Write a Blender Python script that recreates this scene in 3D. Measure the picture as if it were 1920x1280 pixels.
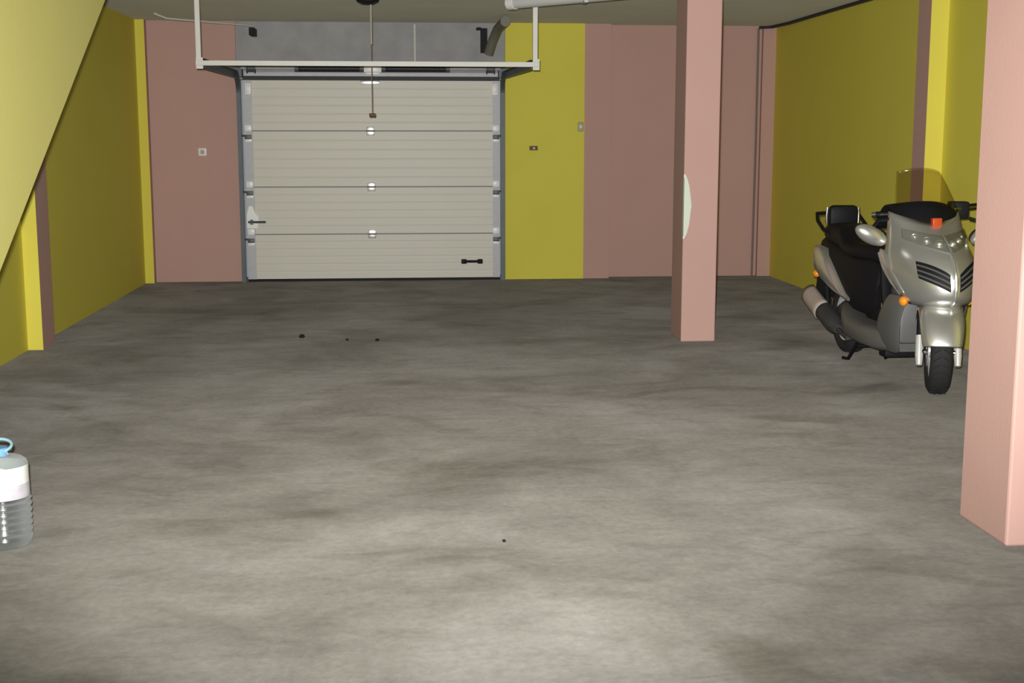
import bpy, bmesh, math, random
from mathutils import Vector, Matrix
random.seed(7)
for o in list(bpy.data.objects): bpy.data.objects.remove(o)
scene = bpy.context.scene
COL = scene.collection
R = math.radians

# ------------------------------------------------------------------ camera
cam = bpy.data.cameras.new('camera'); cam.sensor_width = 36.0; cam.lens = 2450.0 / 1920.0 * 36.0
cam.clip_start = 0.05
camo = bpy.data.objects.new('camera', cam); COL.objects.link(camo)
camo.location = (0, 0, 1.48)
camo.rotation_euler = (R(90 - 8.816), 0, R(-4.841))
scene.camera = camo

# ------------------------------------------------------------------ light
world = bpy.data.worlds.new('world'); scene.world = world
world.use_nodes = True
wn = world.node_tree.nodes
bg = next(n for n in wn if n.type == 'BACKGROUND')
bg.inputs[0].default_value = (0.86, 0.93, 1.0, 1); bg.inputs[1].default_value = 0.24

flash = bpy.data.lights.new('camera_flash', 'SPOT')          # the photograph was taken with the camera's own flash
flash.energy = 3000; flash.color = (1.0, 0.985, 0.95)
flash.spot_size = R(60); flash.spot_blend = 1.0; flash.shadow_soft_size = 0.025
flo = bpy.data.objects.new('camera_flash', flash); COL.objects.link(flo)
flo.location = (-0.03, 0.02, 1.54); flo.rotation_euler = (R(90 - 2.6), 0, R(-5.0)); flo.scale = (1.5, 1.0, 1.0)      # a flash throws a wide flat beam

vs = scene.view_settings
vs.view_transform = 'Standard'; vs.look = 'None'; vs.gamma = 1.0; vs.exposure = 0.0
vs.use_curve_mapping = False

# ------------------------------------------------------------------ materials
def srgb(r, g, b):
    f = lambda c: (c / 255 / 12.92) if c / 255 <= 0.04045 else ((c / 255 + 0.055) / 1.055) ** 2.4
    return (f(r), f(g), f(b), 1)

def mat(name, col, rough=0.6, metal=0.0, var=0.0, scale=6.0, bump=0.0, bscale=80.0, trans=0.0, ior=1.45, coat=0.0, diffr=0.0, spec=0.5):
    m = bpy.data.materials.new(name); m.use_nodes = True
    nt = m.node_tree; b = nt.nodes['Principled BSDF']
    b.inputs['Base Color'].default_value = col
    b.inputs['Roughness'].default_value = rough
    b.inputs['Metallic'].default_value = metal
    b.inputs['IOR'].default_value = ior
    b.inputs['Transmission Weight'].default_value = trans
    b.inputs['Coat Weight'].default_value = coat
    b.inputs['Diffuse Roughness'].default_value = diffr
    b.inputs['Specular IOR Level'].default_value = spec
    tc = nt.nodes.new('ShaderNodeTexCoord')
    if var > 0:
        n = nt.nodes.new('ShaderNodeTexNoise'); n.inputs['Scale'].default_value = scale; n.inputs['Detail'].default_value = 6
        nt.links.new(tc.outputs['Object'], n.inputs['Vector'])
        mx = nt.nodes.new('ShaderNodeMix'); mx.data_type = 'RGBA'
        mx.inputs[6].default_value = tuple(c * (1 - var) for c in col[:3]) + (1,)
        mx.inputs[7].default_value = tuple(min(1, c * (1 + var)) for c in col[:3]) + (1,)
        nt.links.new(n.outputs['Fac'], mx.inputs[0]); nt.links.new(mx.outputs[2], b.inputs['Base Color'])
    if bump > 0:
        n = nt.nodes.new('ShaderNodeTexNoise'); n.inputs['Scale'].default_value = bscale; n.inputs['Detail'].default_value = 4
        nt.links.new(tc.outputs['Object'], n.inputs['Vector'])
        bp = nt.nodes.new('ShaderNodeBump'); bp.inputs['Strength'].default_value = bump; bp.inputs['Distance'].default_value = 0.01
        nt.links.new(n.outputs['Fac'], bp.inputs['Height']); nt.links.new(bp.outputs['Normal'], b.inputs['Normal'])
    return m

PINK = (0.56, 0.35, 0.305, 1)
YELL = (0.76, 0.68, 0.10, 1)
M = dict(
    pink=mat('pink_paint', PINK, 0.75, var=0.05, scale=2.0, bump=0.06, bscale=60, diffr=0.0, spec=0.25),
    yellow=mat('yellow_paint', YELL, 0.75, var=0.05, scale=2.0, bump=0.06, bscale=60, diffr=0.0, spec=0.25),
    paleyellow=mat('stair_side_yellow', (0.63, 0.585, 0.19, 1), 0.6, var=0.03, scale=2.0, bump=0.1, bscale=60, diffr=0.2, spec=0.3),  # paler yellow than the walls, for the stair side
    ceiling=mat('ceiling_concrete', (0.40, 0.39, 0.31, 1), 0.9, var=0.12, scale=1.5, bump=0.2, bscale=30, diffr=0.5),
    lintel=mat('bare_cement_render', (0.38, 0.38, 0.385, 1), 0.9, var=0.25, scale=5, bump=0.4, bscale=25),
    plaster=mat('white_plaster', (0.72, 0.78, 0.66, 1), 0.9, var=0.05, scale=20),
    doorwhite=mat('door_white_steel', (0.70, 0.68, 0.60, 1), 0.45, var=0.03, scale=3),
    white=mat('white_plastic', (0.85, 0.85, 0.82, 1), 0.4, var=0.02),
    bright=mat('bright_zinc', (0.95, 0.95, 0.93, 1), 0.35, var=0.02),
    zinc=mat('glinting_zinc', (0.85, 0.85, 0.84, 1), 0.36, 0.9),
    galv=mat('galvanised_steel', (0.48, 0.48, 0.50, 1), 0.55, 0.2, var=0.12, scale=14),
    lightsteel=mat('pale_painted_steel', (0.72, 0.71, 0.65, 1), 0.5, var=0.06),
    track=mat('dark_galvanised_track', (0.10, 0.115, 0.125, 1), 0.5, 0.3, var=0.2, scale=12),
    black=mat('black_plastic', (0.009, 0.009, 0.011, 1), 0.6, var=0.2, scale=20, spec=0.25),
    vinyl=mat('black_vinyl', (0.008, 0.008, 0.011, 1), 0.55, bump=0.2, bscale=120, spec=0.25),
    rubber=mat('tyre_rubber', (0.022, 0.022, 0.024, 1), 0.8, var=0.2, scale=30),
    silver=mat('silver_paint', (0.72, 0.72, 0.69, 1), 0.30, 0.78, var=0.02, coat=0.3),
    lampgrey=mat('lamp_reflector_grey', (0.26, 0.26, 0.245, 1), 0.4, 0.1),
    greysilver=mat('grey_silver_plastic', (0.16, 0.16, 0.155, 1), 0.45, 0.3, var=0.1),
    chrome=mat('chrome', (0.85, 0.85, 0.85, 1), 0.12, 1.0),
    alloy=mat('fork_alloy', (0.75, 0.75, 0.73, 1), 0.4, 0.4),
    engine=mat('engine_metal', (0.07, 0.07, 0.07, 1), 0.6, 0.4, var=0.4, scale=18),
    heat=mat('muffler_guard', (0.52, 0.43, 0.38, 1), 0.5, 0.2, var=0.1),
    amber=mat('amber_lens', (0.95, 0.33, 0.02, 1), 0.2, coat=0.6),
    red=mat('red_orange_plastic', (0.55, 0.07, 0.015, 1), 0.35),
    cord=mat('thin_cord', (0.22, 0.18, 0.15, 1), 0.8),
    wood=mat('brown_toggle', (0.16, 0.09, 0.05, 1), 0.6, var=0.2, scale=40),
    pvcgrey=mat('grey_pvc', (0.17, 0.165, 0.13, 1), 0.5, var=0.1),
    pvcwhite=mat('white_pvc', (0.62, 0.62, 0.60, 1), 0.4, var=0.04),
    cable=mat('black_cable', (0.03, 0.03, 0.035, 1), 0.6),
    patchgrey=mat('grey_plastic', (0.45, 0.43, 0.36, 1), 0.5),
    dirt=mat('dark_dirt', (0.012, 0.010, 0.007, 1), 0.95, var=0.3, scale=60),
    blue=mat('blue_plastic', (0.18, 0.40, 0.70, 1), 0.35),
    paleblue=mat('pale_blue_plastic', (0.25, 0.45, 0.55, 1), 0.3),
)

def clear(name, tint, rough=0.05, mixf=0.25, gl=(1, 1, 1, 1), rim_highlight=0.0):
    m = bpy.data.materials.new(name); m.use_nodes = True; nt = m.node_tree
    for n in list(nt.nodes): nt.nodes.remove(n)
    out = nt.nodes.new('ShaderNodeOutputMaterial'); mix = nt.nodes.new('ShaderNodeMixShader')
    t = nt.nodes.new('ShaderNodeBsdfTransparent'); t.inputs[0].default_value = tint
    g = nt.nodes.new('ShaderNodeBsdfGlossy'); g.inputs['Roughness'].default_value = rough; g.inputs[0].default_value = gl
    f = nt.nodes.new('ShaderNodeLayerWeight'); f.inputs[0].default_value = 0.5
    pw = nt.nodes.new('ShaderNodeMath'); pw.operation = 'POWER'; pw.inputs[1].default_value = 3.0; nt.links.new(f.outputs['Facing'], pw.inputs[0])
    mr0 = nt.nodes.new('ShaderNodeMapRange'); mr0.inputs[3].default_value = 0.04; mr0.inputs[4].default_value = min(1, mixf * 2); nt.links.new(pw.outputs[0], mr0.inputs[0])
    nt.links.new(mr0.outputs[0], mix.inputs[0]); nt.links.new(t.outputs[0], mix.inputs[1]); nt.links.new(g.outputs[0], mix.inputs[2])
    nt.links.new(mix.outputs[0], out.inputs[0])
    if rim_highlight > 0:         # whitish diffuse painted in for highlights, denser where the wall is seen edge on
        d = nt.nodes.new('ShaderNodeBsdfDiffuse'); d.inputs[0].default_value = (0.85, 0.90, 0.95, 1)
        f2 = nt.nodes.new('ShaderNodeLayerWeight'); f2.inputs[0].default_value = 0.3
        mr = nt.nodes.new('ShaderNodeMapRange'); mr.inputs[3].default_value = rim_highlight * 0.3; mr.inputs[4].default_value = rim_highlight * 8.0
        m2 = nt.nodes.new('ShaderNodeMixShader'); nt.links.new(f2.outputs['Facing'], mr.inputs[0]); nt.links.new(mr.outputs[0], m2.inputs[0])
        nt.links.new(mix.outputs[0], m2.inputs[1]); nt.links.new(d.outputs[0], m2.inputs[2]); nt.links.new(m2.outputs[0], out.inputs[0])
    return m
M['screen'] = clear('smoky_windscreen', (0.87, 0.84, 0.79, 1), 0.12, 0.12)
M['pet'] = clear('clear_pet', (0.975, 0.985, 0.99, 1), 0.2, 0.35, rim_highlight=0.08)
M['lens'] = clear('clear_lamp_lens', (0.94, 0.95, 0.93, 1), 0.06, 0.35)
M['water'] = clear('water', (0.84, 0.86, 0.86, 1), 0.1, 0.15)

def floor_material():
    m = bpy.data.materials.new('worn_concrete'); m.use_nodes = True; nt = m.node_tree; b = nt.nodes['Principled BSDF']
    N = nt.nodes.new; L = nt.links.new
    tc = N('ShaderNodeTexCoord')
    def noise(scale, detail=6, rough=0.55, sx=1.0, sy=1.0, off=0.0, dist=0.0):
        mp = N('ShaderNodeMapping'); mp.inputs['Scale'].default_value = (sx, sy, 1); mp.inputs['Location'].default_value = (off, off * 1.7, 0)
        n = N('ShaderNodeTexNoise'); n.inputs['Scale'].default_value = scale; n.inputs['Detail'].default_value = detail
        n.inputs['Roughness'].default_value = rough; n.inputs['Distortion'].default_value = dist
        L(tc.outputs['Object'], mp.inputs['Vector']); L(mp.outputs[0], n.inputs['Vector']); return n.outputs['Fac']
    def ramp(src, stops):
        r = N('ShaderNodeValToRGB'); e = r.color_ramp.elements
        e[0].position, e[0].color = stops[0]; e[1].position, e[1].color = stops[-1]
        for p, c in stops[1:-1]:
            x = e.new(p); x.color = c
        L(src, r.inputs[0]); return r.outputs[0]
    def mul(a, bb, fac=1.0):
        x = N('ShaderNodeMix'); x.data_type = 'RGBA'; x.blend_type = 'MULTIPLY'; x.inputs[0].default_value = fac
        L(a, x.inputs[6]); L(bb, x.inputs[7]); return x.outputs[2]
    g = lambda v: (v, v, v, 1)
    base = ramp(noise(0.9, 7, 0.6, 1, 1, 3.1, 0.6), [(0.30, (0.112, 0.103, 0.090, 1)), (0.5, (0.158, 0.148, 0.131, 1)), (0.70, (0.200, 0.190, 0.173, 1))])
    clouds = ramp(noise(2.6, 8, 0.65, 1, 1, 9.0, 1.0), [(0.30, g(0.84)), (0.5, g(0.97)), (0.70, g(1.08))])
    stains = ramp(noise(1.3, 5, 0.5, 0.8, 1.2, 21.0, 0.8), [(0.30, (0.74, 0.72, 0.68, 1)), (0.45, g(1)), (1.0, g(1))])
    fine = ramp(noise(30, 8, 0.75), [(0.3, g(0.82)), (0.7, g(1.14))])
    streak = ramp(noise(5.0, 5, 0.6, 0.5, 1.3, 5.0, 1.2), [(0.34, g(0.87)), (0.48, g(1.0)), (1.0, g(1.03))])
    c = mul(mul(mul(mul(base, clouds), stains), fine), streak)
    L(c, b.inputs['Base Color'])
    b.inputs['Roughness'].default_value = 0.85; b.inputs['Diffuse Roughness'].default_value = 1.0
    b.inputs['Specular IOR Level'].default_value = 0.15
    bp = N('ShaderNodeBump'); bp.inputs['Strength'].default_value = 0.15; bp.inputs['Distance'].default_value = 0.01
    L(noise(20, 6), bp.inputs['Height']); L(bp.outputs[0], b.inputs['Normal'])
    return m
M['floor'] = floor_material()

# ------------------------------------------------------------------ mesh helpers
ORG = {}
class MB:
    """collects shapes, given in world coordinates, for one mesh object"""
    def __init__(s): s.bm = bmesh.new(); s.mi = 0
    def _face(s, vs):
        try:
            f = s.bm.faces.new(vs); f.material_index = s.mi; return f
        except ValueError: return None
    def box(s, x0, x1, y0, y1, z0, z1, bev=0.0):
        v = [s.bm.verts.new((x, y, z)) for x in (x0, x1) for y in (y0, y1) for z in (z0, z1)]
        fs = [s._face([v[i] for i in q]) for q in ((0, 1, 3, 2), (4, 6, 7, 5), (0, 4, 5, 1), (2, 3, 7, 6), (0, 2, 6, 4), (1, 5, 7, 3))]
        if bev > 0:
            es = list({e for f in fs for e in f.edges})
            bmesh.ops.bevel(s.bm, geom=es, offset=bev, segments=2, affect='EDGES', profile=0.5)
        return s
    def tube(s, pts, r, n=10, cap=True):
        pts = [Vector(p) for p in pts]; rings = []
        rr = r if isinstance(r, (list, tuple)) else [r] * len(pts)
        t0 = (pts[1] - pts[0]).normalized()
        ref = Vector((0, 0, 1)) if abs(t0.z) < 0.9 else Vector((1, 0, 0))
        a = t0.cross(ref).normalized()
        for i, p in enumerate(pts):
            t = (pts[min(i + 1, len(pts) - 1)] - pts[max(i - 1, 0)]).normalized()
            a = (a - t * a.dot(t)).normalized(); b = t.cross(a)
            rings.append([s.bm.verts.new(p + (a * math.cos(2 * math.pi * k / n) + b * math.sin(2 * math.pi * k / n)) * rr[i]) for k in range(n)])
        for i in range(len(rings) - 1):
            for k in range(n): s._face((rings[i][k], rings[i][(k + 1) % n], rings[i + 1][(k + 1) % n], rings[i + 1][k]))
        if cap: s._face(rings[0][::-1]); s._face(rings[-1])
        return s
    def grid(s, rows, closed=False, caps=False):
        V = [[s.bm.verts.new(p) for p in row] for row in rows]
        for i in range(len(V) - 1):
            n = len(V[i])
            for k in range(n if closed else n - 1): s._face((V[i][k], V[i][(k + 1) % n], V[i + 1][(k + 1) % n], V[i + 1][k]))
        if caps: s._face(V[0][::-1]); s._face(V[-1])
        return s
    def lathe(s, c, axis, prof, n=32, closed=False):
        """prof: (radius, along axis)"""
        c = Vector(c); ax = Vector(axis).normalized()
        u = ax.cross(Vector((0, 0, 1)) if abs(ax.z) < 0.9 else Vector((1, 0, 0))).normalized(); w = ax.cross(u)
        rows = []
        for rad, h in prof:
            rows.append([c + ax * h + (u * math.cos(2 * math.pi * k / n) + w * math.sin(2 * math.pi * k / n)) * max(rad, 1e-4) for k in range(n)])
        if closed: rows.append(rows[0])
        s.grid(rows, closed=True)
        bmesh.ops.remove_doubles(s.bm, verts=s.bm.verts[:], dist=2e-4)
        return s
    def prism(s, poly, axis, a0, a1, bev=0.0):
        """poly in the two other axes, extruded along axis (0 x, 1 y, 2 z) from a0 to a1"""
        def P(p, a):
            return {0: (a, p[0], p[1]), 1: (p[0], a, p[1]), 2: (p[0], p[1], a)}[axis]
        A = [s.bm.verts.new(P(p, a0)) for p in poly]; B = [s.bm.verts.new(P(p, a1)) for p in poly]
        fs = [s._face(A[::-1]), s._face(B)]; n = len(poly)
        for k in range(n): fs.append(s._face((A[k], A[(k + 1) % n], B[(k + 1) % n], B[k])))
        if bev > 0:
            es = list({e for f in fs for e in f.edges})
            bmesh.ops.bevel(s.bm, geom=es, offset=bev, segments=3, affect='EDGES', profile=0.5)
        return s
    def ball(s, c, rx, ry, rz, rot=None, n=16):
        m = Matrix.Translation(c) @ (rot.to_4x4() if rot else Matrix.Identity(4)) @ Matrix.Diagonal((rx, ry, rz, 1))
        r = bmesh.ops.create_uvsphere(s.bm, u_segments=n, v_segments=n // 2, radius=1, matrix=m)
        for v in r['verts']:
            for f in v.link_faces: f.material_index = s.mi
        return s
    def xf(s, fn):
        for v in s.bm.verts: v.co = fn(v.co)
        return s
    def build(s, name, mats, parent=None, smooth=True, sub=0, solid=0.0, origin=None):
        bm = s.bm
        bmesh.ops.recalc_face_normals(bm, faces=bm.faces[:])
        xs = [v.co for v in bm.verts]
        o = Vector(origin) if origin else Vector(((min(p.x for p in xs) + max(p.x for p in xs)) / 2, (min(p.y for p in xs) + max(p.y for p in xs)) / 2, min(p.z for p in xs)))
        for v in bm.verts: v.co -= o
        me = bpy.data.meshes.new(name); bm.to_mesh(me); bm.free()
        for m in (mats if isinstance(mats, (list, tuple)) else [mats]): me.materials.append(m)
        ob = bpy.data.objects.new(name, me); COL.objects.link(ob)
        if parent: ob.parent = parent; ob.location = o - ORG[parent.name]
        else: ob.location = o
        ORG[ob.name] = o
        if solid:
            md = ob.modifiers.new('solid', 'SOLIDIFY'); md.thickness = solid; md.offset = 0
        if sub:
            md = ob.modifiers.new('sub', 'SUBSURF'); md.levels = sub; md.render_levels = sub
        if smooth:
            me.shade_smooth()
            if not sub:
                try: me.set_sharp_from_angle(angle=R(40))
                except Exception: pass
        return ob

def tag(o, label=None, cat=None, group=None, kind=None):
    if label: o['label'] = label
    if cat: o['category'] = cat
    if group: o['group'] = group
    if kind: o['kind'] = kind
    return o

def thing(name, loc, label, cat, group=None, kind=None):
    o = bpy.data.objects.new(name, None); COL.objects.link(o); o.location = loc; o.empty_display_size = 0.1
    ORG[o.name] = Vector(loc)
    return tag(o, label, cat, group, kind)

def copy_part(o, parent, loc):
    c = o.copy(); COL.objects.link(c); c.parent = parent; c.location = Vector(loc) - ORG[parent.name]; ORG[c.name] = Vector(loc)
    return c

# ------------------------------------------------------------------ room
XL, XR, YB, YF, ZC = -2.645, 4.0, 13.85, -2.5, 2.665
fl = MB().box(XL - 0.2, XR + 0.2, YF, 14.3, -0.15, 0.0).build('floor', M['floor'], smooth=False, origin=(0, 0, 0))
tag(fl, 'stained grey concrete garage floor', 'floor', kind='structure')
ce = MB().box(XL - 0.2, XR + 0.2, YF, 14.3, ZC, ZC + 0.15).build('ceiling', M['ceiling'], smooth=False)
tag(ce, 'bare grey concrete garage ceiling', 'ceiling', kind='structure')

wl = MB().box(XL - 0.2, XL, YF, 14.15, 0, ZC).build('wall_left', M['yellow'], smooth=False)
tag(wl, 'long yellow painted wall on the left behind the stair', 'wall', kind='structure')
def pilaster(wall, x0, x1, y0, y1, side_x):
    b = MB(); b.box(x0, x1, y0, y1, 0.0, ZC)
    for f in b.bm.faces:
        f.material_index = 1 if abs(f.calc_center_median().x - side_x) < 1e-4 else 0
    return b.build('pilaster', [M['yellow'], M['pink']], wall, smooth=False)
pilaster(wl, XL, XL + 0.105, 9.40, 9.72, XL + 0.105)['label'] = 'yellow pilaster with pink side on left wall'
pilaster(wl, XL, XL + 0.092, 13.74, YB, XL + 0.092)
wr = MB().box(XR, XR + 0.2, YF, 14.15, 0, ZC).build('wall_right', M['yellow'], smooth=False)
tag(wr, 'yellow painted wall on the right behind the scooter', 'wall', kind='structure')
pilaster(wr, XR - 0.135, XR, 9.47, 9.71, XR - 0.135)

wb = MB().box(XL, -1.665, YB, 14.15, 0, ZC).build('wall_back', M['pink'], smooth=False)
tag(wb, 'pink and yellow end wall around the garage door', 'wall', kind='structure')
MB().box(-1.665, 1.10, YB + 0.03, 14.15, 2.085, ZC).build('lintel', M['lintel'], wb, smooth=False)['label'] = 'bare grey cement lintel above the door'
MB().box(1.10, 1.935, YB - 0.02, 14.15, 0, ZC).build('wall_panel', M['yellow'], wb, smooth=False)['label'] = 'yellow panel of wall beside the door'
MB().box(1.935, 2.215, YB, 14.15, 0, ZC).build('wall_panel', M['pink'], wb, smooth=False)
MB().box(2.215, XR, 13.99, 14.15, 0, ZC).build('wall_panel', M['pink'], wb, smooth=False)
MB().box(3.86, XR, 13.93, 13.99, 0, ZC).build('corner_strip', M['pink'], wb, smooth=False)
wf = MB().box(XL - 0.2, XL + 1.2, YF - 0.2, YF, 0, ZC).box(XR - 1.2, XR + 0.2, YF - 0.2, YF, 0, ZC).box(XL + 1.2, XR - 1.2, YF - 0.2, YF, 2.3, ZC).build('wall_front', M['pink'], smooth=False)
tag(wf, 'pink wall around the open entrance behind the viewer', 'wall', kind='structure')

# stair flight along the left wall: closed yellow side over the sloping underside
SX = -1.69
st = thing('staircase', (SX - 0.45, 3.9, 0), 'yellow side of a stair flight sloping across the upper left', 'staircase')
slope = 0.5895
y_foot = 5.66 - 0.926 / slope; y_top = 5.66 + (ZC - 0.926) / slope
MB().prism([(y_foot, 0.002), (y_top, ZC - 0.002), (y_foot - 1.2, ZC - 0.002), (y_foot - 1.2, 0.002)], 0, SX - 0.12, SX).build('parapet', M['paleyellow'], st, smooth=False)
MB().prism([(y_foot, 0.002), (y_top, ZC - 0.002), (y_top - 0.3, ZC - 0.002), (y_foot - 0.3, 0.002)], 0, XL + 0.11, SX - 0.121).build('stair_slab', M['yellow'], st, smooth=False)
for k in range(12):
    z = 0.18 * (k + 1); y = y_foot - 0.42 + z / slope
    MB().box(XL + 0.11, SX - 0.121, y - 0.02, y + 0.26, max(z - 0.18, 0.002), z).build('step', M['ceiling'], st, smooth=False)

# free-standing pillars
p1 = thing('pillar', (2.17, 9.53, 0), 'slim salmon pink pillar with a white bare patch on its edge', 'pillar', kind='structure')
MB().box(2.045, 2.30, 9.39, 9.76, 0, ZC, 0.008).build('shaft', M['pink'], p1, smooth=False)
b = MB()          # bare white filler patch on the corner, ragged outline
prof = [(0.76, 0.012), (0.80, 0.030), (0.86, 0.045), (0.93, 0.052), (1.0, 0.060), (1.07, 0.052), (1.14, 0.042), (1.19, 0.028), (1.225, 0.012)]
b.prism([(2.0435, z) for z, w in prof[::-1]] + [(2.043 + w, z) for z, w in prof], 1, 9.387, 9.395)
b.box(2.0425, 2.047, 9.387, 9.405, 0.78, 1.20)
b.build('plaster_patch', M['plaster'], p1, smooth=False)['label'] = 'white bare plaster patch'
p2 = thing('pillar', (2.42, 4.65, 0), 'wide pink pillar standing close by in front of the scooter', 'pillar', kind='structure')
MB().box(2.195, 2.65, 4.455, 4.86, 0, ZC, 0.01).build('shaft', M['pink'], p2, smooth=False)

# ------------------------------------------------------------------ garage door
DY = 13.80
d = thing('door_1', (-0.28, DY, 0), 'white sectional garage door with four horizontal panels', 'garage door', kind='structure')
seams = [0.022, 0.495, 0.985, 1.560, 2.078]
DX0, DX1 = -1.600, 1.040
for i in range(4):
    z0, z1 = seams[i] + 0.0022, seams[i + 1] - 0.0022
    b = MB(); prof = [(DY + 0.045, z0), (DY, z0 + 0.004)]
    n = 6
    for k in range(1, n):
        z = z0 + (z1 - z0) * k / n
        prof += [(DY, z - 0.010), (DY + 0.0014, z), (DY, z + 0.010)]
    prof += [(DY, z1 - 0.004), (DY + 0.045, z1)]
    b.prism(prof, 0, DX0, DX1)
    p = b.build('panel', M['doorwhite'], d, smooth=False)
    for x0, x1 in ((DX0, DX0 + 0.09), (DX1 - 0.075, DX1)):
        MB().box(x0, x1, DY - 0.006, DY + 0.003, z0 + 0.003, z1 - 0.003).build('end_cap', M['galv'], p, smooth=False)
hinge = None
for i in range(3):
    z = seams[i + 1]
    MB().box(-0.345, -0.262, DY - 0.022, DY - 0.0005, z - 0.045, z + 0.042, 0.006).tube([(-0.35, DY - 0.018, z), (-0.257, DY - 0.018, z)], 0.012, 8).build('hinge', M['zinc'], d)
    for sx, xc in ((-1, DX0 + 0.045), (1, DX1 - 0.04)):
        h = MB().box(xc - 0.036, xc + 0.036, DY - 0.02, DY - 0.006, z - 0.005, z + 0.06, 0.004).box(xc - 0.036, xc + 0.036, DY - 0.024, DY - 0.006, z - 0.115, z - 0.075, 0.004).build('roller_hinge', M['bright'], d)
        MB().box(xc - 0.034, xc + 0.034, DY - 0.05, DY - 0.024, z - 0.085, z - 0.04, 0.004).tube([(xc + sx * 0.02, DY - 0.03, z - 0.05), (xc + sx * 0.07, DY - 0.03, z - 0.05)], 0.010, 8).build('roller', M['track'], h)
for xc in (DX0 + 0.055, DX1 - 0.05):
    MB().box(xc - 0.032, xc + 0.032, DY - 0.03, DY - 0.006, 1.925, 2.045, 0.006).box(xc - 0.015, xc + 0.015, DY - 0.05, DY - 0.02, 1.95, 2.03, 0.005).build('top_bracket', M['bright'], d)
lt = MB().prism([(-1.595, 0.56), (-1.49, 0.56), (-1.475, 0.62), (-1.475, 0.68), (-1.51, 0.72), (-1.535, 0.79), (-1.57, 0.79), (-1.595, 0.70)], 1, DY - 0.018, DY - 0.006).build('latch', M['bright'], d, smooth=False)
MB().tube([(-1.58, DY - 0.035, 0.625), (-1.40, DY - 0.035, 0.625)], 0.012, 8).box(-1.56, -1.53, DY - 0.045, DY - 0.015, 0.60, 0.65).build('bolt', M['track'], lt)
MB().tube([(0.655, DY - 0.04, 0.20), (0.835, DY - 0.04, 0.20)], 0.014, 10).box(0.63, 0.685, DY - 0.05, DY - 0.0005, 0.175, 0.222, 0.006).box(0.80, 0.855, DY - 0.05, DY - 0.0005, 0.175, 0.222, 0.006).build('pull_handle', M['black'], d)
MB().box(DX0, DX1, DY - 0.002, DY + 0.05, 0.0, 0.024).build('bottom_seal', M['black'], d, smooth=False)
MB().box(-0.40, -0.20, DY - 0.02, DY, 2.035, 2.07, 0.004).build('top_plate', M['zinc'], d)

# tracks with the hanging frame
TE = 11.0     # near end of the horizontal tracks
tf = thing('track_frame', (-0.28, 12.4, 0), 'pale steel frame of the overhead door tracks hung from the ceiling', 'door track')
def channel(b, pts, w, side):
    for p, q in zip(pts[:-1], pts[1:]):
        p, q = Vector(p), Vector(q); t = (q - p).normalized(); up = Vector((side, 0, 0)); nn = t.cross(up).normalized()
        for o, hw, hh in ((Vector((0, 0, 0)), 0.003, w), (nn * w + up * -0.018, 0.018, 0.003), (nn * -w + up * -0.018, 0.018, 0.003)):
            c = [p + o + up * a * hw + nn * bb * hh for a, bb in ((-1, -1), (1, -1), (1, 1), (-1, 1))]
            c2 = [v + (q - p) for v in c]
            b.grid([c, c2], closed=True, caps=True)
for s, x in ((-1, -1.655), (1, 1.085)):
    b = MB(); channel(b, [(x, DY - 0.03, 0.0), (x, DY - 0.03, 1.92)], 0.035, s)
    b.box(min(x, x - s * 0.035), max(x, x - s * 0.035), DY + 0.005, DY + 0.045, 0.0, 2.08)
    b.build('vertical_track', M['track'], tf, smooth=False)
    b = MB()
    arc = [(x, DY - 0.03 - 0.20 * (1 - math.cos(a)), 1.92 + 0.20 * math.sin(a)) for a in [R(10 * k) for k in range(10)]]
    channel(b, arc + [(x + 0.038, TE, 2.09)], 0.035, s)
    b.build('horizontal_track', M['track'], tf, smooth=False)
    x += 0.038
    MB().box(x - 0.02, x + 0.02, TE - 0.02, TE + 0.02, 2.06, ZC - 0.001, 0.002).box(x - 0.02, x + 0.035, TE - 0.03, TE - 0.022, 2.04, 2.13).build('hanger', M['lightsteel'], tf, smooth=False)
    x -= 0.038
    MB().box(x - 0.06, x + 0.06, DY - 0.06, YB, 2.10, 2.20, 0.004).build('bearing_plate', M['track'], tf, smooth=False)
MB().box(-1.637, 1.145, TE - 0.055, TE - 0.031, 2.065, 2.105, 0.002).build('cross_bar', M['lightsteel'], tf, smooth=False)

# torsion spring shaft
ss = thing('spring_shaft', (-0.28, 13.70, 2.19), 'torsion spring shaft with two dark springs above the garage door', 'spring shaft')
MB().tube([(-1.60, 13.72, 2.19), (1.04, 13.72, 2.19)], 0.013, 10).build('shaft', M['galv'], ss)
for x0, x1 in ((-1.04, -0.38), (-0.16, 0.50)):
    pts = []; turns = 34
    for k in range(turns * 10 + 1):
        a = 2 * math.pi * k / 10
        pts.append((x0 + (x1 - x0) * k / (turns * 10), 13.72 + 0.030 * math.cos(a), 2.187 + 0.030 * math.sin(a)))
    MB().tube(pts, 0.009, 5).build('spring', M['cable'], ss)
    for xx in (x0, x1):
        MB().tube([(xx - 0.02, 13.72, 2.19), (xx + 0.02, 13.72, 2.19)], 0.04, 14).build('winding_cone', M['track'], ss)
for x in (-1.50, 0.94):
    MB().lathe((x, 13.72, 2.19), (1, 0, 0), [(0.0, -0.045), (0.055, -0.045), (0.055, -0.035), (0.042, -0.03), (0.042, 0.03), (0.055, 0.035), (0.055, 0.045), (0.0, 0.045)], 20).build('cable_drum', M['track'], ss)
MB().box(-0.36, -0.18, 13.69, 13.76, 2.15, 2.235, 0.005).box(-0.34, -0.20, 13.75, YB - 0.01, 2.13, 2.26, 0.003).build('centre_bracket', M['bright'], ss)
MB().box(-1.58, 1.02, 13.79, 13.84, 2.115, 2.15).box(-1.58, 1.02, 13.76, 13.795, 2.145, 2.152).box(-1.58, 1.02, 13.80, 13.845, 2.225, 2.25).build('header_rail', M['galv'], ss, smooth=False)
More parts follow.
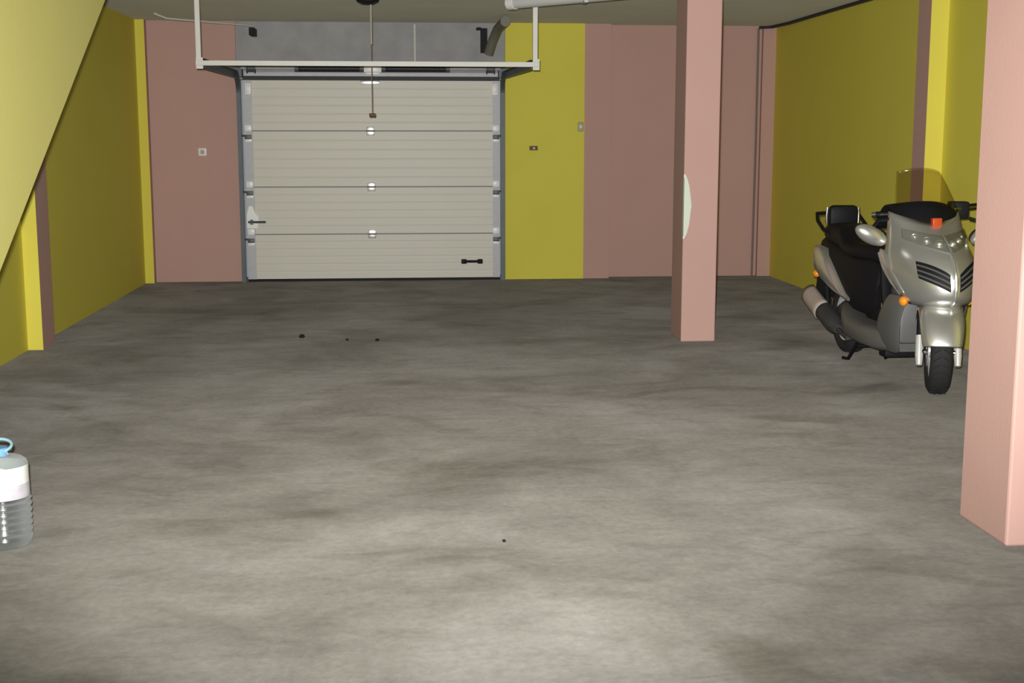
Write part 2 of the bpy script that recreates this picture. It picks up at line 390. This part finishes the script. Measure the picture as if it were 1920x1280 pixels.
gp = MB().box(-1.60, 1.04, 13.82, 13.88, 2.079, 2.114).build('trim_1', M['cable'], smooth=False)  # dark strip drawn for the seam at the top of the opening
tag(gp, 'dark seam seal above the door', 'strip', kind='structure')

# fitting with pull cord
CX, CY = -0.232, 11.40
cf = thing('ceiling_fitting', (CX, CY, ZC), 'dark round ceiling fitting with a long thin pull cord', 'pull cord')
MB().lathe((CX - 0.025, CY, ZC), (0, 0, -1), [(0.0, 0.001), (0.09, 0.001), (0.10, 0.02), (0.092, 0.045), (0.05, 0.065), (0.0, 0.07)], 24).build('housing', M['black'], cf)
MB().tube([(CX, CY, ZC - 0.05), (CX, CY, 2.27)], 0.009, 8).build('rod', M['patchgrey'], cf)
c = MB().tube([(CX, CY, 2.27), (CX, CY, 1.69)], 0.0045, 6).build('cord', M['cord'], cf)
MB().lathe((CX, CY, 1.68), (1, 0, 0), [(0.0, -0.028), (0.012, -0.028), (0.016, -0.018), (0.013, 0.0), (0.016, 0.018), (0.012, 0.028), (0.0, 0.028)], 12).build('toggle', M['wood'], c)

# pipes, cables and small fittings
dp = thing('drain_pipe', (1.3, 10.5, 2.52), 'white capped drain pipe running under the ceiling by the slim pillar', 'pipe')
MB().tube([(0.92, 10.88, 2.571), (1.90, 9.90, 2.575)], 0.05, 16).build('pipe', M['pvcwhite'], dp)
MB().tube([(0.90, 10.90, 2.571), (0.95, 10.85, 2.571)], 0.056, 16).build('end_cap', M['white'], dp)
MB().box(1.43, 1.46, 10.28, 10.40, 2.52, ZC - 0.001).build('strap', M['galv'], dp)
gp = MB().tube([(1.03, 12.9, 2.60), (1.025, 13.25, 2.60), (1.00, 13.5, 2.575), (0.955, 13.64, 2.46), (0.92, 13.70, 2.34)], 0.05, 14).build('elbow_pipe', M['pvcgrey'])
tag(gp, 'short grey bent pipe at the right end of the lintel', 'pipe')
cb = thing('shelf_bracket', (0.86, 13.84, 2.40), 'dark angle bracket on the right end of the lintel', 'bracket')
MB().box(0.845, 0.915, 13.83, 13.88, 2.36, 2.61).build('upright', M['black'], cb, smooth=False)
MB().box(0.80, 0.845, 13.72, 13.88, 2.59, 2.61).build('arm', M['black'], cb, smooth=False)
lc = MB().tube([(0.165, 13.855, 2.27), (0.165, 13.855, 2.645)], 0.013, 8).build('conduit', M['lightsteel'])
tag(lc, 'short white vertical conduit on the cement lintel', 'conduit')
cc = thing('ceiling_conduit', (-2.0, 13.0, 2.6), 'thin white conduit slanting under the ceiling towards the lintel', 'conduit')
MB().tube([(-2.20, 12.38, 2.60), (-2.12, 12.50, 2.57), (-1.45, 13.60, 2.60)], 0.011, 8).build('tube', M['lightsteel'], cc)
MB().box(-1.50, -1.445, 13.62, 13.878, 2.51, 2.585, 0.003).build('bracket', M['black'], cc, smooth=False)
bc = thing('black_cable', (3.9, 13.9, ZC), 'black cable along the right ceiling edge and down the corner', 'cable')
MB().tube([(3.80, 13.90, 2.64), (3.93, 13.86, 2.645), (3.975, 13.4, 2.645), (3.98, 12.0, 2.648), (3.975, 10.6, 2.645), (3.978, 9.0, 2.648)], 0.017, 6).build('ceiling_run', M['cable'], bc)
MB().tube([(3.815, 13.965, 2.64), (3.82, 13.97, 1.4), (3.815, 13.97, 0.0)], 0.012, 6).build('wall_run', M['cord'], bc)
so = thing('wall_socket', (-2.03, YB, 1.30), 'small white wall socket on the pink wall left of the door', 'socket')
MB().box(-2.075, -1.99, YB - 0.014, YB, 1.305, 1.385, 0.005).build('plate', M['white'], so)
MB().lathe((-2.032, YB - 0.014, 1.345), (0, -1, 0), [(0.0, 0.0), (0.024, 0.0), (0.024, 0.004), (0.0, 0.004)], 16).build('outlet', M['patchgrey'], so)
sw = thing('key_switch', (1.40, YB - 0.02, 1.36), 'small dark key switch on the yellow wall beside the door', 'switch')
MB().box(1.355, 1.44, YB - 0.055, YB - 0.02, 1.36, 1.405, 0.006).build('box', M['wood'], sw)
MB().lathe((1.40, YB - 0.055, 1.382), (0, -1, 0), [(0.0, 0), (0.012, 0), (0.012, 0.006), (0, 0.006)], 12).build('barrel', M['galv'], sw)
kb = thing('call_button', (1.90, YB - 0.02, 1.55), 'small grey button box at the edge of the yellow wall', 'switch')
MB().box(1.865, 1.925, YB - 0.05, YB - 0.02, 1.555, 1.655, 0.012).build('box', M['patchgrey'], kb)
MB().lathe((1.895, YB - 0.05, 1.605), (0, -1, 0), [(0.0, 0), (0.02, 0), (0.018, 0.006), (0, 0.008)], 14).build('button', M['lightsteel'], kb)

# bits of dirt on the floor
for x, y, r, lb in ((-0.755, 9.82, 0.024, 'largest dark crumb of dirt, leftmost of three in a row on the floor'),
                    (-0.41, 9.66, 0.012, 'smallest dark crumb of dirt, middle of three in a row on the floor'),
                    (-0.185, 9.62, 0.016, 'dark crumb of dirt, rightmost of three in a row on the floor'),
                    (0.366, 4.67, 0.008, 'tiny dark crumb alone on the nearer pale floor')):
    b = MB(); bmesh.ops.create_icosphere(b.bm, subdivisions=2, radius=r)
    for v in b.bm.verts:
        v.co *= random.uniform(0.75, 1.2); v.co.z = max(v.co.z * 0.8, -r * 0.5)
        v.co += Vector((x, y, r * 0.5))
    tag(b.build('dirt_crumb', M['dirt'], smooth=False), lb, 'dirt', 'crumbs on the floor')

# ------------------------------------------------------------------ water bottle
BX, BY = -1.474, 4.80
wbt = thing('water_bottle', (BX, BY, 0), 'large clear plastic water bottle with blue cap on the floor', 'bottle')
prof = [(0.0, 0.006), (0.075, 0.0), (0.094, 0.008), (0.102, 0.03)]
z = 0.035
for k in range(6):
    prof += [(0.102, z), (0.0955, z + 0.008), (0.0955, z + 0.011), (0.102, z + 0.019)]; z += 0.024
prof += [(0.096, z + 0.002), (0.095, 0.262), (0.096, 0.285), (0.096, 0.302), (0.091, 0.317), (0.075, 0.328), (0.050, 0.335), (0.030, 0.338), (0.030, 0.345)]
MB().lathe((BX, BY, 0), (0, 0, 1), prof, 40).build('body', M['pet'], wbt)
wp = [(0.0, 0.009)] + [(max(r - 0.004, 0), z + 0.002) for r, z in prof[1:] if z < 0.305] + [(0.0, 0.304)]
MB().lathe((BX, BY, 0), (0, 0, 1), wp, 40).build('water', M['water'], wbt)
MB().lathe((BX, BY, 0), (0, 0, 1), [(0.0970, 0.188), (0.0966, 0.225), (0.0966, 0.262), (0.0968, 0.303)], 40).build('label', M['white'], wbt)
MB().lathe((BX, BY, 0), (0, 0, 1), [(0.0978, 0.186), (0.0975, 0.238)], 40).build('label_band', mat('pale_print', (0.60, 0.57, 0.63, 1), 0.4, var=0.3, scale=25), wbt)
MB().lathe((BX - 0.008, BY, 0), (0, 0, 1), [(0.0, 0.338), (0.036, 0.338), (0.037, 0.341), (0.037, 0.362), (0.034, 0.366), (0.0, 0.366)], 28).build('cap', M['blue'], wbt)
MB().tube([(BX - 0.006 + 0.050 * math.cos(a), BY + 0.034 * math.sin(a), 0.372 + 0.018 * math.sin(a)) for a in [R(-55 + 15 * k) for k in range(20)]], 0.0055, 8).tube([(BX + 0.03, BY - 0.026, 0.357), (BX + 0.033, BY - 0.016, 0.345), (BX + 0.028, BY, 0.342)], 0.005, 8).build('carry_handle', M['paleblue'], wbt)

# ------------------------------------------------------------------ scooter
OX, OY = 3.13, 7.32
sc = thing('scooter', (OX, OY + 0.75, 0), 'silver maxi scooter with windscreen parked beside the right wall', 'scooter')
def W(lx, ly, z): return Vector((OX + lx, OY + ly, z))
ST = R(18)
def steer(p, ang=-ST):      # turn about the steering axis
    p = Vector(p); dx, dy = p.x + 0.028 - OX, p.y - (OY + 0.10)
    return Vector((OX + dx * math.cos(ang) - dy * math.sin(ang), OY + 0.10 + dx * math.sin(ang) + dy * math.cos(ang), p.z))

def tyre_prof(r, w):
    return [(r - 0.085, -w * 0.36), (r - 0.07, -w * 0.46), (r - 0.035, -w * 0.5), (r - 0.012, -w * 0.40), (r - 0.003, -w * 0.22), (r, 0.0),
            (r - 0.003, w * 0.22), (r - 0.012, w * 0.40), (r - 0.035, w * 0.5), (r - 0.07, w * 0.46), (r - 0.085, w * 0.36)]
def wheel(name, ly, r, w, fn):
    ty = MB().lathe(W(0, ly, r), (1, 0, 0), tyre_prof(r, w), 48)
    for k in range(36):       # tread blocks
        a = 2 * math.pi * k / 36
        for s in (-1, 1):
            p0 = Vector((s * w * 0.08, (r + 0.001) * math.cos(a), (r + 0.001) * math.sin(a))); a2 = a + 0.10
            p1 = Vector((s * w * 0.36, (r - 0.006) * math.cos(a2), (r - 0.006) * math.sin(a2)))
            ty.tube([W(0, ly, r) + p0, W(0, ly, r) + p1], 0.0035, 4)
    t = ty.xf(fn).build(name, M['rubber'], sc)
    rm = MB().lathe(W(0, ly, r), (1, 0, 0), [(r - 0.08, -w * 0.36), (r - 0.10, -w * 0.30), (r - 0.105, 0), (r - 0.10, w * 0.30), (r - 0.08, w * 0.36)], 36)
    rm.lathe(W(0, ly, r), (1, 0, 0), [(0.0, -w * 0.45), (0.04, -w * 0.45), (0.045, 0), (0.04, w * 0.45), (0, w * 0.45)], 20)
    for k in range(5):
        a = 2 * math.pi * k / 5
        dv = Vector((0, math.cos(a), math.sin(a)))
        rm.tube([W(0, ly, r) + dv * 0.03, W(0, ly, r) + dv * (r - 0.095)], [0.022, 0.014], 8)
    rm.xf(fn).build('rim', M['alloy'], t)
    MB().lathe(W(-w * 0.5, ly, r), (1, 0, 0), [(0.05, -0.002), (0.095, -0.002), (0.095, 0.002), (0.05, 0.002)], 28, closed=True).xf(fn).build('brake_disc', M['galv'], t)
    return t
FR = 0.255
wheel('front_wheel', 0.0, FR, 0.125, steer)
wheel('rear_wheel', 1.52, 0.25, 0.13, lambda p: p)

# front fender, fork
rows = []
for k in range(15):
    a = R(12 + 150 * k / 14)
    row = []
    for j in range(11):
        t = -1 + 2 * j / 10
        rad = 0.305 - 0.035 * t * t - 0.035 * abs(t) ** 4
        hw = 0.125 * (0.80 + 0.20 * math.sin(min(a * 1.6, math.pi / 2)))
        row.append(W(hw * math.sin(t * 1.45) / math.sin(1.45), -rad * math.cos(a), FR + rad * math.sin(a)))
    rows.append(row)
MB().grid(rows).xf(steer).build('front_fender', M['silver'], sc, sub=1, solid=0.006)
for s in (-1, 1):
    f = MB().tube([W(s * 0.108, -0.04, 0.17), W(s * 0.108, -0.015, 0.225), W(s * 0.106, 0.03, 0.335)], [0.018, 0.024, 0.024], 12).xf(steer).build('fork_leg', M['alloy'], sc)
    MB().tube([W(s * 0.106, 0.03, 0.335), W(s * 0.10, 0.16, 0.66)], 0.020, 10).xf(steer).build('fork_tube', M['black'], f)
    MB().tube([W(s * 0.06, -0.005, FR - 0.01), W(s * 0.112, -0.01, FR - 0.01)], 0.018, 10).xf(steer).build('axle_end', M['chrome'], f)

# nose fairing: lofted V shaped front
KEYS = [  # z, front ly, half width, side ly
    (0.530, -0.135, 0.170, 0.05), (0.565, -0.185, 0.205, 0.08), (0.64, -0.195, 0.235, 0.14), (0.72, -0.180, 0.255, 0.20),
    (0.80, -0.130, 0.250, 0.26), (0.87, -0.040, 0.232, 0.29), (0.93, 0.065, 0.222, 0.31), (0.985, 0.160, 0.212, 0.325)]
def key(z):
    z = min(max(z, KEYS[0][0]), KEYS[-1][0])
    for a, b in zip(KEYS[:-1], KEYS[1:]):
        if z <= b[0]:
            u = (z - a[0]) / (b[0] - a[0]); return [a[i] + (b[i] - a[i]) * u for i in (1, 2, 3)]
def S(t, z):
    fr, hw, sd = key(z); u = abs(t)
    lx = math.copysign(hw * (1.18 * u - 0.18 * u ** 3), t) if t else 0.0
    ly = fr + (sd - fr) * (0.30 * u + 0.70 * u ** 3.0)
    zz = z + 0.065 * u ** 1.5 * max(0, (z - 0.88) / 0.105)
    return W(lx, ly, zz)
def SN(t, z):
    e = 0.01
    n = (S(t + e, z) - S(t - e, z)).cross(S(t, z + e) - S(t, z - e)).normalized()
    return n if n.y < 0 else -n
def patch(t0, t1, zlo, zhi, off, thick, n=14, m=6):
    """raised plate following the fairing; zlo/zhi are functions of u in 0..1 across t0..t1"""
    b = MB(); top = []; bot = []
    for i in range(n + 1):
        u = i / n; t = t0 + (t1 - t0) * u
        zs = [zlo(u) + (zhi(u) - zlo(u)) * j / m for j in range(m + 1)]
        top.append([S(t, z) + SN(t, z) * off for z in zs]); bot.append([S(t, z) + SN(t, z) * (off - thick) for z in zs])
    b.grid(top); b.grid(bot)
    for g0, g1 in ((top[0], bot[0]), (top[-1], bot[-1])): b.grid([g0, g1])
    b.grid([[r[0] for r in top], [r[0] for r in bot]]); b.grid([[r[-1] for r in top], [r[-1] for r in bot]])
    bmesh.ops.remove_doubles(b.bm, verts=b.bm.verts[:], dist=1e-5)
    return b
rows = []
for k in range(19):
    z = KEYS[0][0] + (KEYS[-1][0] - KEYS[0][0]) * k / 18
    rows.append([S(-1 + 2 * j / 24, z) for j in range(25)])
nf = MB().grid(rows).build('nose_fairing', M['silver'], sc, solid=0.012)
MB().tube([S(0, z) + Vector((0, -0.001, 0)) for z in [0.54 + 0.02 * k for k in range(16)]], 0.011, 8).build('nose_ridge', M['silver'], nf)
for s in (-1, 1):
    MB().tube([S(s * 0.95, 0.70 + 0.025 * k) for k in range(11)], [0.005] + [0.012] * 9 + [0.005], 8).build('highlight_bead', M['silver'], nf)  # bead added along the fairing edge to catch a highlight
    # headlight: dark bucket, chrome reflectors with balls added for glints, clear lens
    lo = lambda u: 0.826 + 0.050 * u + 0.020 * u * u; hi = lambda u: 0.905 + 0.022 * u
    hl = patch(s * 0.03, s * 0.72, lo, hi, 0.011, 0.004).build('headlight', M['lampgrey'], nf)
    for t, z, r in ((s * 0.14, 0.872, 0.032), (s * 0.35, 0.886, 0.028), (s * 0.54, 0.903, 0.019)):
        n = SN(t, z)
        MB().lathe(S(t, z), n, [(0.0, 0.004), (r * 0.6, 0.006), (r, 0.014), (r * 1.05, 0.012), (r * 1.05, 0.004)], 20).ball(S(t, z) + n * 0.006, r * 0.75, r * 0.75, r * 0.75).build('reflector', M['zinc'], hl)
    patch(s * 0.02, s * 0.74, lambda u: lo(u) - 0.004, lambda u: hi(u) + 0.004, 0.020, 0.003).build('lens', M['lens'], hl)
    # brow crease below the lamps
    MB().tube([S(s * (0.04 + 0.60 * k / 10), lo(k / 10) - 0.014) for k in range(11)], 0.006, 6).build('lamp_crease', M['greysilver'], nf)
    # air vent with slats
    lo2 = lambda u: 0.618 + 0.070 * u; hi2 = lambda u: 0.715 + 0.110 * u - 0.045 * u * u
    vt = patch(s * 0.09, s * 0.60, lo2, hi2, 0.0075, 0.004).build('air_vent', M['black'], nf)
    for q in (0.2, 0.5, 0.8):
        MB().tube([S(s * (0.10 + 0.49 * k / 10), lo2(k / 10) + (hi2(k / 10) - lo2(k / 10)) * q) + SN(s * (0.10 + 0.49 * k / 10), 0.7) * 0.010 for k in range(11)], 0.0055, 6).build('slat', M['greysilver'], vt)
    MB().ball(W(s * 0.198, 0.075, 0.538), 0.026, 0.034, 0.030).build('turn_signal', M['amber'], nf)
# black inner cowl under the screen with a small red piece
b = MB(); rows = []
for k in range(9):
    v = k / 8
    row = []
    for j in range(17):
        t = -1 + 2 * j / 16
        ly = 0.145 + 0.16 * v + 0.14 * t * t; z = 0.958 + 0.055 * t * t + 0.15 * math.sin(v * math.pi / 2) * (1 - 0.55 * t * t)
        row.append(W(0.205 * t * (1 - 0.10 * v), ly, z))
    rows.append(row)
for k in range(5):
    v = (k + 1) / 5
    rows.append([p + Vector((0, 0.20 * v, -0.16 * v * v)) for p in rows[8]])
dc = b.grid(rows).build('dash_cowl', M['black'], sc, solid=0.008)
MB().box(OX - 0.020, OX + 0.036, OY + 0.125, OY + 0.17, 0.965, 1.02, 0.006).build('red_marker', M['red'], dc)
# windscreen
rows = []
for k in range(11):
    v = k / 10
    row = []
    for j in range(13):
        t = -1 + 2 * j / 12
        hw = 0.205 - 0.060 * v - 0.01 * v * v
        top = 0.012 * (t * t) * (v ** 3)
        row.append(W(hw * t + 0.02, 0.215 + 0.23 * v + 0.075 * t * t * (1 - 0.4 * v), 1.0 + 0.325 * v - top * 2 - 0.02 * v))
    rows.append(row)
MB().grid(rows).build('windscreen', M['screen'], sc, solid=0.004)

# leg shield back and inner black parts
rows = []
for k in range(9):
    z = 0.36 + 0.66 * k / 8; w = 0.18 + 0.06 * math.sin(min(1, k / 5) * math.pi / 2) - 0.05 * max(0, (k - 5) / 3)
    rows.append([W(w * (-1 + 2 * j / 8), 0.40 - 0.04 * (k / 8) - 0.06 * abs(-1 + 2 * j / 8) ** 2 + 0.05 * (1 - k / 8), z) for j in range(9)])
MB().grid(rows).build('leg_shield', M['black'], sc, solid=0.02)
MB().box(OX - 0.155, OX + 0.155, OY + 0.22, OY + 0.40, 0.26, 0.60, 0.02).build('radiator_guard', M['greysilver'], sc)
def loft(secs, n=16, pw=0.5):
    """secs: ly, half width, z bottom, z top -> rounded sections"""
    rows = []
    for ly, w, zb, zt in secs:
        row = []
        for k in range(n):
            a = 2 * math.pi * (k + 0.5) / n
            ca, sa = math.cos(a), math.sin(a)
            row.append(W(w * math.copysign(abs(ca) ** pw, ca), ly, (zb + zt) / 2 + (zt - zb) / 2 * math.copysign(abs(sa) ** pw, sa)))
        rows.append(row)
    return MB().grid(rows, closed=True, caps=True)
for s in (-1, 1):     # silver lower leg shield wings, either side of the front wheel
    b = MB(); rows = []
    for ly0, ly1, w0, z in ((0.02, 0.10, 0.195, 0.57), (0.06, 0.22, 0.225, 0.63), (0.12, 0.30, 0.245, 0.70), (0.20, 0.36, 0.254, 0.77), (0.26, 0.38, 0.245, 0.83)):
        rows.append([W(s * w0, ly0, z), W(s * (w0 + 0.012), (ly0 + ly1) / 2, z), W(s * (w0 - 0.004), ly1, z)])
    b.grid(rows).build('wing_panel', M['silver'], sc, sub=1, solid=0.012)
    b = MB(); rows = []
    for ly0, ly1, w0, z in ((0.23, 0.55, 0.165, 0.19), (0.17, 0.50, 0.205, 0.27), (0.13, 0.44, 0.220, 0.38), (0.09, 0.36, 0.222, 0.48), (0.04, 0.28, 0.205, 0.575)):
        rows.append([W(s * (w0 - 0.03), ly0, z), W(s * w0, ly0 + 0.07, z), W(s * (w0 + 0.006), (ly0 + ly1) / 2, z), W(s * w0, ly1, z)])
    b.grid(rows).build('lower_wing', M['greysilver'], sc, sub=1, solid=0.012)
MB().tube([W(-0.258, 0.34, 0.80), W(-0.255, 0.27, 0.72), W(-0.235, 0.18, 0.64), W(-0.212, 0.09, 0.58)], 0.010, 8).build('wing_edge', M['silver'], sc)
loft([(0.35, 0.20, 0.19, 0.34), (0.45, 0.245, 0.18, 0.335), (0.7, 0.25, 0.175, 0.33), (0.95, 0.245, 0.18, 0.34), (1.12, 0.21, 0.21, 0.37), (1.28, 0.15, 0.25, 0.39)]).build('floorboard', M['greysilver'], sc)
loft([(0.36, 0.11, 0.30, 0.62), (0.5, 0.115, 0.30, 0.56), (0.65, 0.12, 0.30, 0.57), (0.85, 0.15, 0.30, 0.70)]).build('tunnel', M['black'], sc)
loft([(0.70, 0.13, 0.32, 0.70), (0.80, 0.18, 0.33, 0.74), (1.1, 0.19, 0.34, 0.75), (1.5, 0.18, 0.46, 0.78), (1.80, 0.14, 0.56, 0.80), (1.93, 0.10, 0.60, 0.78)], pw=0.6).build('under_seat_body', M['black'], sc)
loft([(0.60, 0.06, 0.69, 0.745), (0.66, 0.11, 0.68, 0.785), (0.80, 0.150, 0.69, 0.815), (1.05, 0.185, 0.69, 0.80), (1.22, 0.185, 0.70, 0.81), (1.30, 0.175, 0.71, 0.87), (1.38, 0.165, 0.72, 0.90), (1.60, 0.15, 0.74, 0.90), (1.76, 0.13, 0.76, 0.89), (1.80, 0.08, 0.77, 0.87)], 20, 0.65).build('seat', M['vinyl'], sc)
br = MB().box(OX - 0.108, OX + 0.108, OY + 1.72, OY + 1.80, 0.85, 1.015, 0.035).build('backrest', M['vinyl'], sc)
for s in (-1, 1):
    MB().tube([W(s * 0.113, 1.77, 0.885), W(s * 0.116, 1.77, 0.94), W(s * 0.112, 1.77, 1.00)], 0.009, 8).build('trim_bar', M['chrome'], br)
# grab rail round the tail
MB().tube([W(-0.125, 1.50, 0.80), W(-0.165, 1.68, 0.85), W(-0.165, 1.82, 0.905), W(-0.150, 1.88, 0.95), W(-0.09, 1.93, 0.95), W(0.09, 1.93, 0.95), W(0.150, 1.88, 0.95), W(0.165, 1.82, 0.905), W(0.165, 1.68, 0.85), W(0.125, 1.50, 0.80)], 0.013, 10).build('grab_rail', M['black'], sc)
for s in (-1, 1):
    b = MB()
    out = [(1.84, 0.735), (1.88, 0.66), (1.83, 0.57), (1.60, 0.50), (1.30, 0.44), (1.06, 0.415), (1.04, 0.435), (1.20, 0.52), (1.40, 0.63), (1.58, 0.725)]
    cyc, czc = 1.5, 0.58
    rows = []
    for f, off in ((1.0, 0.165), (0.97, 0.190), (0.80, 0.212), (0.45, 0.222), (0.02, 0.224)):
        rows.append([W(s * (off - 0.05 * max(0, (cyc + (y - cyc) * f) - 1.45)), cyc + (y - cyc) * f, czc + (z - czc) * f + (0.0)) for y, z in out])
    b.grid(rows, closed=True, caps=True).build('side_panel', M['silver'], sc)
    MB().ball(W(s * 0.145, 1.86, 0.52), 0.028, 0.035, 0.028).build('rear_indicator', M['amber'], sc)
MB().box(OX - 0.10, OX + 0.10, OY + 1.93, OY + 1.99, 0.60, 0.70, 0.02).build('tail_light', M['red'], sc)
MB().prism([(1.88, 0.56), (1.96, 0.56), (2.02, 0.34), (1.97, 0.33)], 0, OX - 0.10, OX + 0.10).xf(lambda p: Vector((p.x, p.y if p.y > OY else p.y + OY, p.z))).build('rear_mudguard', M['black'], sc)
# engine and exhaust
loft([(0.98, 0.09, 0.20, 0.33), (1.15, 0.13, 0.17, 0.38), (1.35, 0.14, 0.17, 0.40), (1.52, 0.12, 0.19, 0.33)], 14).xf(lambda p: p).build('engine', M['engine'], sc)
mf = MB().tube([W(-0.190, 1.22, 0.205), W(-0.190, 1.27, 0.22), W(-0.190, 1.32, 0.235), W(-0.190, 1.80, 0.365), W(-0.190, 1.84, 0.376), W(-0.190, 1.87, 0.384)], [0.03, 0.055, 0.064, 0.064, 0.058, 0.03], 18).build('muffler', M['engine'], sc)
rows = []
for k in range(7):
    u = k / 6; c0 = Vector(W(-0.190, 1.50 + 0.32 * u, 0.284 + 0.088 * u))
    rows.append([c0 + Vector((-0.073 * math.cos(a), -0.073 * math.sin(a) * 0.25, 0.073 * math.sin(a))) for a in [R(-40 + 15 * j) for j in range(10)]])
MB().grid(rows).build('heat_shield', M['heat'], mf, solid=0.004)
MB().tube([W(-0.190, 1.23, 0.205), W(-0.18, 1.05, 0.17), W(-0.08, 1.0, 0.2)], 0.018, 8).build('exhaust_pipe', M['engine'], mf)
MB().tube([W(-0.15, 1.55, 0.27), W(-0.13, 1.72, 0.62)], 0.020, 10).build('rear_shock', M['black'], sc)
MB().tube([W(0.15, 1.55, 0.27), W(0.13, 1.72, 0.62)], 0.020, 10).build('rear_shock', M['black'], sc)
# centre stand
MB().tube([W(-0.10, 1.02, 0.19), W(-0.13, 1.17, 0.012), W(-0.15, 1.22, 0.010)], 0.012, 8).tube([W(0.10, 1.02, 0.19), W(0.13, 1.17, 0.012), W(0.15, 1.22, 0.010)], 0.012, 8).tube([W(-0.11, 1.09, 0.11), W(0.11, 1.09, 0.11)], 0.010, 8).build('centre_stand', M['black'], sc)
MB().box(OX - 0.13, OX + 0.13, OY + 0.50, OY + 0.62, 0.13, 0.18, 0.01).build('belly_pan', M['black'], sc)
MB().box(OX - 0.150, OX - 0.112, OY + 0.50, OY + 0.56, 0.435, 0.47, 0.005).build('pedal', M['galv'], sc)
# handlebar
HB = lambda p: steer(p, -ST * 0.45)
hz = lambda lx: 1.045 + 0.09 * lx
hb = MB().tube([W(-0.30, 0.50, hz(-0.30)), W(-0.12, 0.44, hz(-0.12)), W(0, 0.42, 1.03), W(0.12, 0.44, hz(0.12)), W(0.30, 0.50, hz(0.30))], 0.012, 10).xf(HB).build('handlebar', M['chrome'], sc)
for s in (-1, 1):
    MB().tube([W(s * 0.30, 0.50, hz(s * 0.30)), W(s * 0.18, 0.46, hz(s * 0.18))], 0.019, 12).xf(HB).build('grip', M['vinyl'], hb)
    MB().tube([W(s * 0.302, 0.50, hz(s * 0.30)), W(s * 0.325, 0.508, hz(s * 0.325))], 0.018, 12).xf(HB).build('bar_end', M['chrome'], hb)
    MB().tube([W(s * 0.14, 0.40, hz(s * 0.14)), W(s * 0.20, 0.41, hz(s * 0.2)), W(s * 0.29, 0.44, hz(s * 0.29))], [0.010, 0.008, 0.007], 8).xf(HB).build('brake_lever', M['chrome'], hb)
    MB().box(OX + min(s * 0.12, s * 0.235), OX + max(s * 0.12, s * 0.235), OY + 0.40, OY + 0.49, hz(s * 0.15) - 0.06, hz(s * 0.15) + 0.045, 0.012).xf(HB).build('switch_box', M['black'], hb)
# mirrors on the fairing
for s, cxm in ((-1, -0.375), (1, 0.325)):
    rot = Matrix.Rotation(R(24 * -s), 3, 'Y')
    rot = Matrix.Rotation(R(26), 3, 'Y') if s < 0 else Matrix.Rotation(R(-26), 3, 'Y')
    m = MB().ball(W(cxm, 0.17, 0.92), 0.105, 0.045, 0.052, rot, 20).build('mirror', M['silver'], sc)
    MB().ball(W(cxm - 0.0, 0.205, 0.925), 0.098, 0.028, 0.048, rot, 20).build('mirror_glass', M['black'], m)
    MB().tube([W(s * 0.25, 0.24, 1.01), W(cxm * 0.86, 0.21, 1.0), W(cxm, 0.19, 0.94)], 0.011, 8).build('mirror_stalk', M['black'], m)
